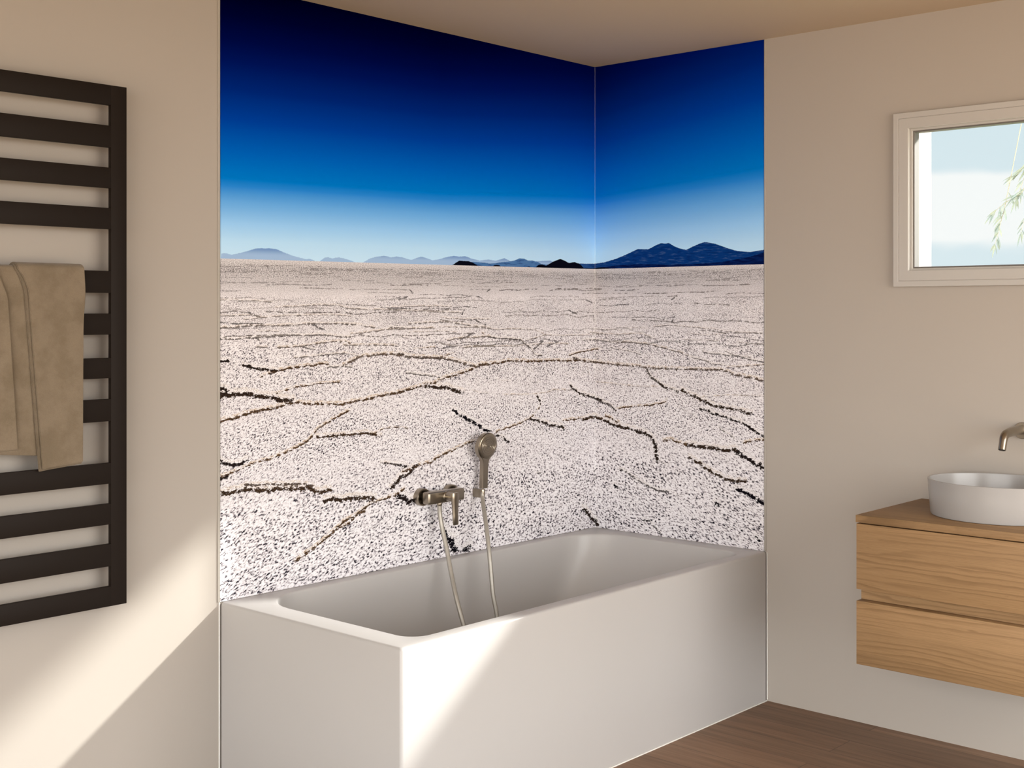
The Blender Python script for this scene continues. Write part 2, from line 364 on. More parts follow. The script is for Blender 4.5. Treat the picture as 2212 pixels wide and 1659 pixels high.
# ------------------------------------------------------------------ printed wall panels (salt flat picture)
# picture coordinates in mm: s runs along the left wall (negative), round the corner (0) and along the right wall; z is height
CRACKS = [
 (5.2,0.3,[(-1881,1203),(-1838,1205),(-1803,1211),(-1760,1204),(-1710,1194),(-1680,1193),(-1636,1180),(-1598,1174)]),
 (4.0,0.2,[(-1881,1231),(-1858,1225),(-1848,1216),(-1881,1211)]),
 (3.0,0.8,[(-1881,1125),(-1820,1136),(-1760,1147),(-1710,1153),(-1658,1159),(-1583,1170),(-1521,1163),(-1446,1157),(-1386,1154),(-1345,1159)]),
 (2.8,0.8,[(-1345,1159),(-1252,1167),(-1183,1175),(-1035,1194)]),
 (1.6,0.8,[(-1662,1204),(-1583,1221),(-1486,1228),(-1394,1230)]),
 (2.2,0.9,[(-1345,1132),(-1386,1120),(-1458,1092),(-1498,1070),(-1525,1043),(-1560,1029),(-1613,1012),(-1688,994),(-1767,983),(-1810,968),(-1881,953)]),
 (3.2,0.5,[(-1494,1051),(-1414,1048),(-1324,1047),(-1278,1049),(-1244,1040),(-1209,1032)]),
 (1.2,0.8,[(-1244,1043),(-1192,1059),(-1108,1058),(-1072,1047)]),
 (4.0,0.1,[(-1881,1002),(-1838,986),(-1803,989),(-1781,999)]),
 (3.2,0.1,[(-1881,944),(-1858,951),(-1848,956)]),
 (4.8,0.5,[(-1881,898),(-1820,904),(-1767,903),(-1710,892),(-1658,894),(-1590,886),(-1521,882),(-1486,860),(-1442,871)]),
 (2.8,0.5,[(-1785,918),(-1713,913),(-1583,903),(-1513,890)]),
 (5.2,0.4,[(-1458,832),(-1422,838),(-1386,827),(-1320,830),(-1239,818)]),
 (2.2,0.9,[(-1422,725),(-1353,745),(-1303,780),(-1261,798),(-1196,810),(-1130,819),(-1095,838)]),
 (2.8,0.3,[(-1205,937),(-1148,930),(-1095,919),(-1081,913)]),
 (4.8,0.3,[(-1157,845),(-1135,859),(-1112,880),(-1072,892),(-1035,915)]),
 (7.6,0.1,[(-1121,812),(-1086,791),(-1035,782)]),
 (2.9,0.9,[(-1284,779),(-1382,751),(-1463,704),(-1534,669),(-1583,648)]),
 (8.7,0.0,[(-900,661),(-865,613),(-839,579)]),
 (6.5,0.0,[(-785,577),(-758,583)]),
 (2.6,0.8,[(-1126,1181),(-1035,1196),(-989,1204),(-942,1208),(-885,1226),(-768,1246),(-697,1268),(-594,1271),(-551,1280),(-432,1273),(-204,1270),(-115,1268),(37,1256)]),
 (4.8,0.3,[(-989,1202),(-928,1191),(-866,1185),(-797,1166)]),
 (2.0,0.2,[(-748,1173),(-712,1162),(-656,1156)]),
 (2.4,0.2,[(-1085,1250),(-1012,1241),(-928,1230)]),
 (2.8,0.4,[(-1126,1321),(-1072,1309),(-1012,1302),(-904,1297),(-846,1288),(-788,1275),(-748,1262),(-712,1262)]),
 (1.6,0.3,[(-1126,1411),(-1072,1410),(-942,1408)]),
 (1.6,0.3,[(-923,1414),(-797,1411),(-677,1407),(-615,1400),(-487,1402),(-388,1397),(-320,1376),(-216,1371),(37,1373)]),
 (1.4,0.3,[(-1072,1395),(-895,1397),(-827,1392)]),
 (1.8,0.6,[(-875,1364),(-802,1371),(-697,1373),(-656,1373),(-692,1389)]),
 (2.6,0.2,[(-656,1373),(-594,1367),(-471,1359),(-449,1343),(-410,1324),(-388,1299),(-343,1293)]),
 (1.2,0.7,[(-438,1355),(-320,1376)]),
 (1.8,0.5,[(-797,1334),(-707,1337),(-541,1335),(-449,1336),(-297,1341),(-175,1336)]),
 (1.2,0.3,[(-909,1351),(-866,1342),(-807,1341)]),
 (1.0,0.8,[(-1044,1335),(-989,1338),(-942,1340)]),
 (1.2,0.8,[(-904,1305),(-846,1315)]),
 (1.4,0.2,[(-1108,1379),(-1076,1375)]),
 (1.6,0.8,[(-169,1290),(-91,1304),(26,1314)]),
 (3.0,0.3,[(-139,1280),(-91,1267)]),
 (1.8,0.1,[(-615,1209),(-530,1196)]),
 (1.6,0.1,[(-432,1249),(-393,1226)]),
 (1.4,0.1,[(-410,1190),(-337,1185)]),
 (2.0,0.6,[(-573,1147),(-498,1143),(-388,1140),(-309,1143),(-269,1154),(-228,1148),(-151,1148)]),
 (3.4,0.2,[(-163,1167),(-145,1153),(-103,1130),(-36,1115),(1,1106),(37,1098)]),
 (3.0,0.2,[(-371,1134),(-349,1099)]),
 (1.2,0.9,[(-349,1092),(-388,1061),(-410,1048)]),
 (4.0,0.0,[(-846,1103),(-807,1079),(-768,1064),(-717,1039),(-672,1018),(-651,1011)]),
 (2.0,0.9,[(-615,1005),(-567,1014),(-487,1027),(-432,1042),(-405,1051)]),
 (3.6,0.2,[(-410,1042),(-360,1032),(-297,1013),(-216,1002),(-207,986)]),
 (2.4,0.8,[(-216,1023),(-127,1025),(-17,1024),(37,1025)]),
 (3.0,0.1,[(-615,993),(-567,979),(-541,961)]),
 (2.4,0.9,[(-733,979),(-778,972),(-837,959),(-919,938),(-966,919),(-1026,911),(-1099,899)]),
 (4.0,0.1,[(-1126,924),(-1085,918)]),
 (1.2,0.3,[(-952,1066),(-885,1063)]),
 (1.6,0.2,[(-1126,1059),(-1076,1052)]),
 (1.6,0.1,[(-181,937),(-151,914)]),
 (1.6,0.1,[(-432,870),(-393,869)]),
 (2.6,0.1,[(-377,825),(-349,824)]),
 (2.0,0.2,[(-51,1241),(-39,1206)]),
 (2.7,0.6,[(-78,1262),(18,1256),(115,1249),(218,1246),(269,1241),(348,1241),(429,1242),(508,1241),(590,1242),(624,1245),(674,1230),(737,1220),(813,1207)]),
 (2.7,0.2,[(269,1236),(281,1216),(298,1199),(327,1182)]),
 (3.4,0.2,[(327,1182),(352,1167),(421,1152)]),
 (3.8,0.3,[(441,1157),(465,1143),(493,1136),(528,1123),(559,1116),(590,1103),(644,1096),(707,1090),(756,1082)]),
 (1.6,0.5,[(536,1137),(605,1141),(644,1146),(813,1150)]),
 (1.8,0.6,[(9,1174),(85,1171),(180,1165),(239,1163),(335,1168)]),
 (2.9,0.2,[(-78,1120),(-33,1115),(18,1098),(71,1083),(93,1070),(115,1064)]),
 (1.8,0.8,[(102,1062),(128,1070),(201,1081),(286,1090),(360,1105),(368,1119)]),
 (1.4,0.1,[(360,1102),(429,1084),(485,1065),(512,1055)]),
 (4.2,0.3,[(-78,1019),(-45,1026),(9,1026),(49,1016),(89,1000),(128,996),(176,990)]),
 (2.5,1.0,[(58,1035),(106,1019),(128,1006)]),
 (4.7,0.2,[(193,984),(244,979),(286,961),(306,945),(311,912),(319,885),(327,866)]),
 (3.1,0.8,[(348,950),(388,956),(433,944),(465,939)]),
 (4.9,0.3,[(469,941),(508,939),(567,937),(617,932),(659,933),(692,939)]),
 (5.4,0.1,[(692,929),(719,915),(748,903),(813,878)]),
 (3.3,0.1,[(528,1085),(559,1084),(590,1069),(644,1060),(700,1046),(748,1033),(774,1012),(813,995)]),
 (2.2,0.1,[(613,1015),(666,992),(681,980)]),
 (2.4,0.8,[(726,967),(770,977),(813,984)]),
 (1.8,0.1,[(774,961),(807,950)]),
 (2.2,0.2,[(445,1301),(496,1287),(547,1277),(590,1265),(644,1261)]),
 (2.4,0.5,[(106,1344),(201,1343),(286,1336),(348,1324),(388,1316),(445,1304)]),
 (2.2,0.2,[(-78,1350),(18,1351),(71,1345),(106,1337)]),
 (2.4,0.1,[(540,1311),(605,1304),(700,1298),(774,1282),(813,1279)]),
 (1.8,0.1,[(640,1316),(700,1298),(756,1295)]),
 (2.2,0.6,[(651,1255),(719,1260),(813,1268)]),
 (1.4,0.2,[(756,1256),(813,1250)]),
 (1.4,0.9,[(-78,1303),(-22,1309),(23,1314)]),
 (2.0,0.1,[(80,1322),(150,1310),(210,1301),(239,1293)]),
 (1.8,0.4,[(-33,1383),(49,1376),(137,1375),(184,1379),(244,1378),(281,1370),(306,1359)]),
 (1.4,0.2,[(-22,1395),(124,1395),(163,1384)]),
 (1.1,0.2,[(106,1406),(167,1403),(260,1404),(273,1397)]),
 (1.8,0.2,[(302,1408),(380,1416),(489,1408),(586,1402),(659,1392),(813,1385)]),
 (1.3,0.3,[(481,1383),(536,1378),(605,1380),(659,1389)]),
 (1.4,0.2,[(445,1359),(547,1357),(613,1355)]),
 (1.3,0.2,[(692,1353),(756,1347),(813,1345)]),
 (1.6,0.2,[(218,1275),(223,1258)]),
 (4.0,0.4,[(477,892),(524,872),(559,852),(590,835),(613,834),(644,820),(692,815),(730,821)]),
 (5.8,0.0,[(696,785),(737,776),(778,757),(813,743)]),
 (2.7,0.1,[(133,817),(176,804),(227,779),(273,761),(319,748),(376,747)]),
 (1.6,0.1,[(392,746),(441,733)]),
 (2.4,0.1,[(327,870),(368,853)]),
 (4.3,0.0,[(594,723),(613,720)]),
 (5.1,0.2,[(-78,650),(-45,625),(-11,596),(14,572)]),
 (3.1,0.0,[(248,622),(269,619)]),
 (2.4,0.1,[(277,623),(306,601),(344,572)]),
 (3.3,0.0,[(778,612),(796,599)]),
 (3.3,0.0,[(102,749),(119,743)]),
 (1.6,0.3,[(-1879,1505),(-1764,1504),(-1675,1499)]),
 (2.4,0.4,[(-1879,1417),(-1764,1424),(-1645,1423),(-1509,1430),(-1328,1425),(-1236,1413)]),
 (1.6,0.3,[(-1879,1456),(-1764,1458),(-1705,1448)]),
 (1.6,0.3,[(-1788,1444),(-1665,1454),(-1530,1458),(-1406,1458),(-1345,1453)]),
 (2.4,0.3,[(-1879,1382),(-1744,1386),(-1634,1390),(-1482,1392),(-1350,1382)]),
 (2.4,0.1,[(-1744,1386),(-1720,1371)]),
 (1.6,0.3,[(-1739,1406),(-1655,1405)]),
 (2.2,0.5,[(-1350,1393),(-1241,1400),(-1159,1408),(-1073,1408),(-954,1409)]),
 (2.2,0.1,[(-1165,1415),(-1073,1408)]),
 (2.2,0.3,[(-1739,1356),(-1700,1355)]),
 (2.4,0.6,[(-1655,1352),(-1572,1354),(-1439,1367),(-1373,1368),(-1350,1359)]),
 (2.2,0.1,[(-1572,1356),(-1504,1343)]),
 (2.2,0.5,[(-1378,1355),(-1294,1353),(-1153,1350),(-1134,1346)]),
 (2.2,0.3,[(-1588,1317),(-1466,1323),(-1373,1327),(-1311,1317)]),
 (2.7,0.7,[(-1378,1286),(-1299,1314),(-1230,1319),(-1147,1319),(-1073,1308),(-922,1300),(-856,1291),(-789,1275),(-721,1261),(-643,1269)]),
 (3.3,0.1,[(-1879,1313),(-1850,1311)]),
 (3.0,0.2,[(-1793,1299),(-1739,1285),(-1660,1279)]),
 (2.2,0.8,[(-1660,1277),(-1536,1291),(-1445,1293)]),
 (2.2,0.8,[(-1725,1259),(-1660,1277)]),
 (2.4,0.2,[(-1450,1280),(-1401,1282),(-1339,1278)]),
 (2.4,0.1,[(-1086,1250),(-986,1238),(-915,1228)]),
 (1.4,0.7,[(-1049,1335),(-947,1340)]),
 (2.4,0.5,[(-876,1364),(-803,1370),(-643,1375)]),
 (2.2,0.5,[(-796,1335),(-707,1337)]),
 (1.4,0.3,[(-896,1348),(-843,1342)]),
 (1.9,0.3,[(-1665,1482),(-1493,1491),(-1412,1492),(-1350,1479),(-1024,1471),(-856,1466),(-803,1466)]),
 (1.6,0.3,[(-1182,1484),(-1024,1489),(-856,1489)]),
 (1.9,0.3,[(-909,1448),(-856,1443),(-643,1440)]),
 (2.2,0.3,[(-1073,1426),(-889,1431),(-789,1421),(-643,1406)]),
]
RIDGES = {'pale': [[(-1878,1650),(-1860,1652),(-1836,1648),(-1803,1655),(-1779,1661),(-1744,1671),(-1727,1673),(-1705,1672),(-1695,1674),(-1662,1672),(-1634,1663),(-1593,1652),(-1541,1643),(-1525,1645),(-1499,1638)],[(-1482,1638),(-1461,1651),(-1445,1653),(-1428,1649),(-1401,1654),(-1378,1651),(-1350,1646),(-1322,1638)],[(-1294,1638),(-1259,1654),(-1230,1661),(-1191,1666),(-1159,1661),(-1134,1665),(-1104,1663),(-1061,1655),(-1036,1663),(-1011,1669),(-979,1663),(-954,1657),(-922,1662),(-883,1671),(-843,1677),(-816,1675),(-783,1678),(-749,1670),(-707,1664)],[(-737,1668),(-713,1663),(-656,1669),(-615,1666),(-565,1677),(-531,1667),(-488,1663),(-401,1668),(-365,1672),(-293,1676),(-274,1672),(-219,1650)]],'mid': [[(-816,1639),(-801,1654),(-737,1658),(-668,1656),(-648,1654),(-619,1656),(-573,1662),(-548,1664),(-505,1670),(-475,1680),(-445,1678),(-427,1672),(-401,1673),(-365,1668),(-347,1661),(-311,1659),(-124,1670),(-66,1670),(-2,1672),(49,1676),(110,1689),(163,1705),(223,1726),(275,1723),(318,1740),(340,1746),(361,1743),(376,1746),(404,1731),(432,1721),(460,1715),(495,1728),(526,1738),(550,1743),(597,1734),(644,1718),(690,1704),(749,1697),(787,1701),(815,1704)]],'navy': [[(25,1655),(79,1659),(133,1663),(193,1664),(282,1663),(354,1658),(495,1658),(631,1663),(729,1675),(761,1681),(815,1694)]],'black': [[(-863,1638),(-851,1643),(-816,1660),(-765,1660),(-737,1654),(-711,1642)],[(-636,1643),(-619,1650),(-594,1650),(-583,1643)],[(-445,1643),(-423,1649),(-396,1644)],[(-383,1643),(-365,1657),(-338,1659),(-315,1655),(-274,1672),(-228,1685),(-200,1679),(-172,1670),(-134,1675),(-96,1666),(-76,1652),(-17,1651),(25,1656),(72,1654),(95,1643)]]}
HORIZON = [(-1880, 1635), (-1464, 1638), (-893, 1642), (-4, 1649), (2, 1649), (389, 1649), (815, 1649)]

MUR_TOP, MUR_BOT, MUR_L, MUR_R = 2.4985, .5637, 1.8797, .8140

def far_strokes():
    r = np.random.RandomState(11); out = []
    t = .018
    while t < .335:
        dt = .12*t + .002
        s = -1.95
        while s < .9:
            ln = t*r.uniform(.8, 3.4) + .03
            if r.rand() < .72:
                n = max(2, int(ln/.05)+1); z0 = r.uniform(-.35, .35)*dt; sl = r.uniform(-.25, .25)*dt
                pts = [((s+ln*k/(n-1))*1000, -(t+z0+sl*k/(n-1)+r.uniform(-.24,.24)*dt)*1000) for k in range(n)]
                out.append((r.uniform(1.2, 1.8)+t*5*r.uniform(.4,1), r.uniform(.1,.6), pts, r.uniform(.3,.8) if t > .07 else r.uniform(.2,.5)))
                if r.rand() < .25 and t > .08:
                    a = pts[-1]; out.append((2.0+t*5, .1, [a, (a[0]+r.uniform(-1,1)*t*420, a[1]-dt*1000*r.uniform(.6,1.0))], .8))
            s += ln + t*r.uniform(.1, 1.2)
        t += dt
    return out

def picture_fields(S, Z):
    """S, Z arrays in metres -> per-vertex picture fields"""
    hs = np.array(HORIZON, float)/1000
    hz = np.interp(S, hs[:,0], hs[:,1])
    F = {'ms': S, 'mt': hz - Z}
    g = np.interp(S, [-1.88, -.9, 0, .815], [.251, .262, .302, .364])
    F['skyq'] = (Z - hz)/g
    for k, polys in RIDGES.items():
        R = np.full(S.shape, -1.0)
        for p in polys:
            p = np.array(p, float)/1000
            v = np.interp(S, p[:,0], p[:,1]); ok = (S >= p[0,0]) & (S <= p[-1,0])
            R = np.where(ok, np.maximum(R, v), R)
        F['r_'+k] = np.maximum(np.maximum(R, hz-.02) - Z, -.2)
    KX, KZ = 435.0, 560.0
    crk = np.full(S.shape, 4.0); crs = np.full(S.shape, 4.0); cbr = np.zeros(S.shape); brn = np.zeros(S.shape); dk = np.ones(S.shape)
    items = [(w, b, pts, 1.0, False) for w, b, pts in CRACKS] + [(w, b, pts, k, True) for w, b, pts, k in far_strokes()]
    jr = np.random.RandomState(3)
    for w, b, pts, k, rel in items:
        P = np.array(pts, float)/1000
        if rel: P[:,1] += np.interp(P[:,0], hs[:,0], hs[:,1])
        if not rel:      # natural wander and varying width
            Qs = [P[0]]
            for a, c in zip(P[:-1], P[1:]):
                k = max(1, int(np.hypot(*((c-a)*[KX, KZ]))/7)); e = (c-a)*[KX, KZ]; nrm = np.array([-e[1], e[0]])/max(np.hypot(*e), 1e-6)
                for i in range(1, k+1):
                    Qs.append(a+(c-a)*i/k + nrm*jr.normal()*.20*w/[KX, KZ])
            P = np.array(Qs)
        mz = 5*w/KZ + .01; mx = 5*w/KX + .01
        sel = np.where((S > P[:,0].min()-mx) & (S < P[:,0].max()+mx) & (Z > P[:,1].min()-mz) & (Z < P[:,1].max()+mz))[0]
        if not len(sel): continue
        px, pz = S[sel]*KX, Z[sel]*KZ; Q = P*[KX, KZ]
        w0 = w
        if not rel: w = w*1.55 if (w > 2.6 or b > .75) else w*1.15; k = 1.0 if b > .75 else min(1.0, max(.66, w0/3.0))
        def dist(Q):
            d = np.full(len(sel), 1e9)
            for a, c in zip(Q[:-1], Q[1:]):
                e = c - a; L = max((e*e).sum(), 1e-6)
                u = np.clip(((px-a[0])*e[0] + (pz-a[1])*e[1])/L, 0, 1)
                d = np.minimum(d, np.hypot(px-a[0]-u*e[0], pz-a[1]-u*e[1]))
            return d
        d = dist(Q)
        if not rel:
            d2 = dist(Q + [0, .75*w])/(w*.75); h2 = d2 < crs[sel]
            crs[sel[h2]] = d2[h2]; cbr[sel[h2]] = b
        v = d/(w*.5)
        hit = v < crk[sel]
        i = sel[hit]; crk[i] = v[hit]; brn[i] = b; dk[i] = k
    F['crk'], F['brn'], F['dark'], F['crs'], F['cbr'] = crk, brn, dk, crs, cbr
    return F

def mural_material():
    m = M('printed_salt_flat_picture'); s = N(m)
    ms, mt, q = s.attr('ms'), s.attr('mt'), s.attr('skyq')
    K = lambda *c: tuple(min(.95, v/MUR) for v in lin(*c)[:3]) + (1,)
    # sky
    stops = [(0,(207,219,229)),(.22,(193,213,231)),(.43,(162,196,226)),(.64,(122,172,217)),(.81,(82,148,206)),(.91,(42,128,199)),(1.0,(0,115,189)),
             (1.33,(0,93,177)),(1.74,(0,60,150)),(2.12,(0,36,118)),(2.47,(0,18,90)),(2.74,(0,8,68)),(3.05,(0,2,46)),(3.4,(0,0,24))]
    sky = s.ramp(s.m('DIVIDE', q, 3.4), [(p/3.4, (K(*c)[0]*.8, K(*c)[1]*1.04, min(.95, K(*c)[2]*1.22), 1)) for p, c in stops])
    # ridges
    pos = s.pos()
    nr = s.m('MULTIPLY', s.m('SUBTRACT', s.noise(pos, 160, 2), .5), .004)
    def lay(col, name, c, soft=.0012):
        f = s.step(s.m('ADD', s.attr('r_'+name), nr), -soft, soft)
        return s.mix(f, col, c)
    streak = s.noise(s.xyz(s.m('MULTIPLY', ms, 22.0), s.m('MULTIPLY', mt, 130.0)), 1.0, 4, .6)
    pale = s.mix(s.step(mt, -.012, -.036), K(150,182,220), K(112,148,200))
    col = lay(sky, 'pale', pale)
    mid0 = s.mix(s.step(ms, -.35, .1), K(70,112,165), K(10,52,115))
    mid = s.mix(s.m('MULTIPLY', s.step(streak, .52, .70), .30), mid0, K(95,125,165))
    mid = s.mix(s.m('MULTIPLY', s.step(streak, .48, .36), .5), mid, K(8,32,88))
    col = lay(col, 'mid', mid)
    navy = s.mix(s.step(streak, .4, .65), K(5,18,62), K(12,36,92))
    col = lay(col, 'navy', navy)
    col = lay(col, 'black', K(9,10,22))
    # salt ground: knobbly crust whose grain shrinks towards the picture's horizon and fans out mildly from its middle
    KS = lambda *c: (lambda k: (k[0]*.93, k[1]*.985, min(.95, k[2]*1.05), 1))(K(*c))
    t = s.m('ADD', s.m('MAXIMUM', mt, .0), .012)
    fan = s.m('MULTIPLY', s.m('ADD', ms, .45), s.m('SUBTRACT', 1.0, s.m('MULTIPLY', mt, .42)))
    lev = s.m('LOGARITHM', t, 2.0)
    grain = coarse = None
    for k, (t0, sc) in enumerate(((.105, 600.0), (.21, 430.0), (.42, 300.0), (.80, 220.0), (1.2, 170.0))):
        a = s.noise(s.xyz(s.m('MULTIPLY', fan, sc), s.m('MULTIPLY', mt, sc*(.80 if t0 > .3 else 1.15)), k*3.7), 1.0, 2.4, .6, .25)
        b = s.noise(s.xyz(s.m('MULTIPLY', fan, sc*.34), s.m('MULTIPLY', mt, sc*.4), k*5.1), 1.0, 2, .5)
        if grain is None: grain, coarse = a, b
        else:
            f = s.step(lev, math.log2(t0)-.95, math.log2(t0)-.45)
            grain = s.n('ShaderNodeMix', {0: f, 2: grain, 3: a}, data_type='FLOAT').outputs[0]
            coarse = s.n('ShaderNodeMix', {0: f, 2: coarse, 3: b}, data_type='FLOAT').outputs[0]
    big = s.noise(s.xyz(s.m('MULTIPLY', ms, 5.0), s.m('MULTIPLY', mt, 14.0), 9.0), 1.0, 3, .5)
    nn = s.m('ADD', grain, s.m('MULTIPLY_ADD', coarse, .15, -.075))
    nn = s.m('ADD', nn, s.m('MULTIPLY_ADD', big, .10, -.05))
    salt = s.ramp(nn, [(.325, KS(22,20,28)), (.375, KS(80,74,80)), (.42, KS(158,149,150)), (.47, KS(214,205,203)), (.57, KS(236,228,225)), (.66, KS(243,236,233)), (.78, KS(214,204,198))])
    far = s.noise(s.xyz(s.m('MULTIPLY', ms, 210.0), s.m('MULTIPLY', mt, 460.0)), 1.0, 4, .75)
    farc = s.ramp(far, [(.39, KS(70,66,68)), (.46, KS(150,143,142)), (.53, KS(208,200,197)), (.64, KS(228,221,218))])
    salt = s.mix(s.step(mt, .03, .12), farc, salt)
    haze = s.mix(s.step(mt, .0, .03), KS(226,218,214), salt)
    salt = s.mix(.5, salt, haze)
    # raised cracks of the crust: pale ragged crest over a dark broken gap
    crk, brn, dk, crs, cbr = s.attr('crk'), s.attr('brn'), s.attr('dark'), s.attr('crs'), s.attr('cbr')
    f1 = s.noise(s.xyz(s.m('MULTIPLY', ms, 170.0), s.m('MULTIPLY', mt, 210.0), 2.0), 1.0, 3, .7)
    f2 = s.noise(s.xyz(s.m('MULTIPLY', ms, 62.0), s.m('MULTIPLY', mt, 90.0), 7.0), 1.0, 2, .6)
    f3 = s.noise(s.xyz(s.m('MULTIPLY', ms, 240.0), s.m('MULTIPLY', mt, 280.0), 12.0), 1.0, 2, .6)
    cm = s.m('ADD', crs, s.m('MULTIPLY_ADD', f1, 2.4, -1.2))
    crest = s.ramp(f3, [(.30, KS(128,116,112)), (.42, KS(205,194,188)), (.52, KS(238,230,226)), (.7, KS(246,238,233))])
    tan = s.ramp(f3, [(.32, KS(104,76,50)), (.45, KS(176,146,112)), (.58, KS(228,208,184)), (.7, KS(240,226,208))])
    crest = s.mix(s.m('MULTIPLY', cbr, s.step(f2, .62, .38)), crest, tan)
    ground = s.mix(s.m('MULTIPLY', s.step(cm, 1.25, .65), .92), salt, crest)
    e = s.m('ADD', crk, s.m('MULTIPLY_ADD', f1, 3.0, -1.5)); e = s.m('ADD', e, s.m('MULTIPLY_ADD', f2, 4.6, -2.2))
    cc = s.mix(s.m('MULTIPLY', brn, s.step(f3, .35, .6)), KS(16,13,18), KS(104,78,54))
    ground = s.mix(s.m('MULTIPLY', s.step(e, 1.25, .70), dk), ground, cc)
    col = s.mix(s.step(mt, -.0006, .0006), col, ground)
    s.out(s.pbr(col, .6, 0, .0)); return m
MAT['mural'] = mural_material()

def picture_panel(name, side, length, label):
    na = int(length/.005)+1
    A = np.linspace(0, length, na)
    Zr = np.concatenate([np.arange(MUR_BOT, 1.28, .005), np.arange(1.28, 1.66, .0027), np.arange(1.66, 1.76, .006), np.linspace(1.76, MUR_TOP, 24)])
    nz = len(Zr)
    aa, zz = np.meshgrid(A, Zr); aa = aa.ravel(); zz = zz.ravel()
    S = -aa if side == 'left' else aa
    if side == 'left': front = np.stack([aa, np.zeros_like(aa), zz], 1)
    else: front = np.stack([np.zeros_like(aa), aa, zz], 1)
    idx = np.arange(na*nz).reshape(nz, na)
    q = np.stack([idx[:-1,:-1], idx[:-1,1:], idx[1:,1:], idx[1:,:-1]], -1).reshape(-1, 4)
    if side == 'left': q = q[:, ::-1]
    # rim loop going back to the wall gives the sheet its thickness
    rim = np.concatenate([idx[0,:], idx[1:,-1], idx[-1,:-1][::-1], idx[1:-1,0][::-1]])
    back = front[rim].copy(); back[:, 1 if side == 'left' else 0] = -.0028
    nb = len(rim); b0 = na*nz; k = np.arange(nb); k2 = (k+1) % nb
    sq = np.stack([rim[k], rim[k2], b0+k2, b0+k], -1)
    if side == 'left': sq = sq[:, ::-1]
    V = np.concatenate([front, back]); Q = np.concatenate([q, sq])
    me = bpy.data.meshes.new(name)
    me.vertices.add(len(V)); me.vertices.foreach_set('co', V.ravel().astype('f'))
    me.loops.add(Q.size); me.loops.foreach_set('vertex_index', Q.ravel().astype('i'))
    me.polygons.add(len(Q)); me.polygons.foreach_set('loop_start', (np.arange(len(Q))*4).astype('i'))
    me.update(); me.validate()
    Sf = np.concatenate([S, S[rim]]); Zf = np.concatenate([zz, zz[rim]])
    for n, v in picture_fields(Sf, Zf).items():
        at = me.attributes.new(n, 'FLOAT', 'POINT'); at.data.foreach_set('value', v.astype('f'))
    me.materials.append(MAT['mural'])
    o = bpy.data.objects.new(name, me); C.objects.link(o)
    return tag(o, label, 'wall panel')

mural_l = picture_panel('wall_panel', 'left', MUR_L, 'wide shower wall panel printed with deep blue sky over a cracked salt flat, behind the mixer')
mural_r = picture_panel('wall_panel', 'right', MUR_R, 'narrow shower wall panel printed with twin dark mountains above cracked salt, at the foot of the bathtub')
obj('edge_profile', box(bmesh.new(), MUR_L+.0002, MUR_L+.0085, -.0028, .0012, .564, 2.498, .0008, 1), MAT['profile'], mural_l)
obj('edge_profile', box(bmesh.new(), -.0028, .0012, MUR_R+.0002, MUR_R+.0080, .564, 2.498, .0008, 1), MAT['profile'], mural_r)
obj('corner_seal', box(bmesh.new(), .0002, .0035, .0002, .0035, .566, 2.497, .0008, 1), MAT['seal'], mural_l)
# ------------------------------------------------------------------ bath mixer on the wide panel
mx = thing('bath_mixer', 'brushed nickel wall-mounted bath mixer with lever pointing down, left of the hand shower', 'tap', (.948, 0, .80))
bm = bmesh.new(); box(bm, .856, 1.041, .034, .0705, .7785, .8225, .0075, 4)
obj('mixer_body', bm, MAT['steel'], mx)
for cx in (1.020, .874):
    bm = bmesh.new(); lathe(bm, (cx, .0003, .8005), (0,1,0), [(.0310,0),(.0315,.002),(.0315,.0225),(.0305,.0240),(.0265,.0240),(.0245,.0225),(.0235,.006),(.010,.006)], 44)
    ro = obj('rosette', bm, MAT['steel'], mx)
    bm = bmesh.new(); cyl(bm, (cx, .004, .8005), (0,1,0), .0125, .036, 28); obj('union_nut', bm, MAT['steel'], ro)
bm = bmesh.new(); lathe(bm, (.952, .066, .801), (0,1,0), [(.0190,0),(.0190,.007),(.0175,.0085),(.0160,.0095),(.0160,.045),(.0150,.046)], 40)
obj('spindle', bm, MAT['steel'], mx)
bm = bmesh.new()
rows = []
for z, w, y0, y1 in ((.8185,.0120,.107,.116),(.8175,.0155,.1055,.1180),(.8080,.0170,.105,.119),(.7950,.0165,.106,.119),(.7750,.0142,.108,.118),(.7350,.0128,.110,.1185),(.7050,.0124,.112,.1195),(.7025,.0110,.113,.1185)):
    c = .9515; b = .0018
    rows.append([(c-w,y0+b,z),(c-w+b,y0,z),(c+w-b,y0,z),(c+w,y0+b,z),(c+w,y1-b,z),(c+w-b,y1,z),(c-w+b,y1,z),(c-w,y1-b,z)])
loops(bm, rows, True, True)
obj('lever', bm, MAT['steel'], mx, 50)
bm = bmesh.new(); lathe(bm, (.9705, .052, .7800), (0,0,-1), [(.0095,0),(.0098,.004),(.0098,.010),(.0085,.013)], 28)
obj('hose_outlet', bm, MAT['steel'], mx)

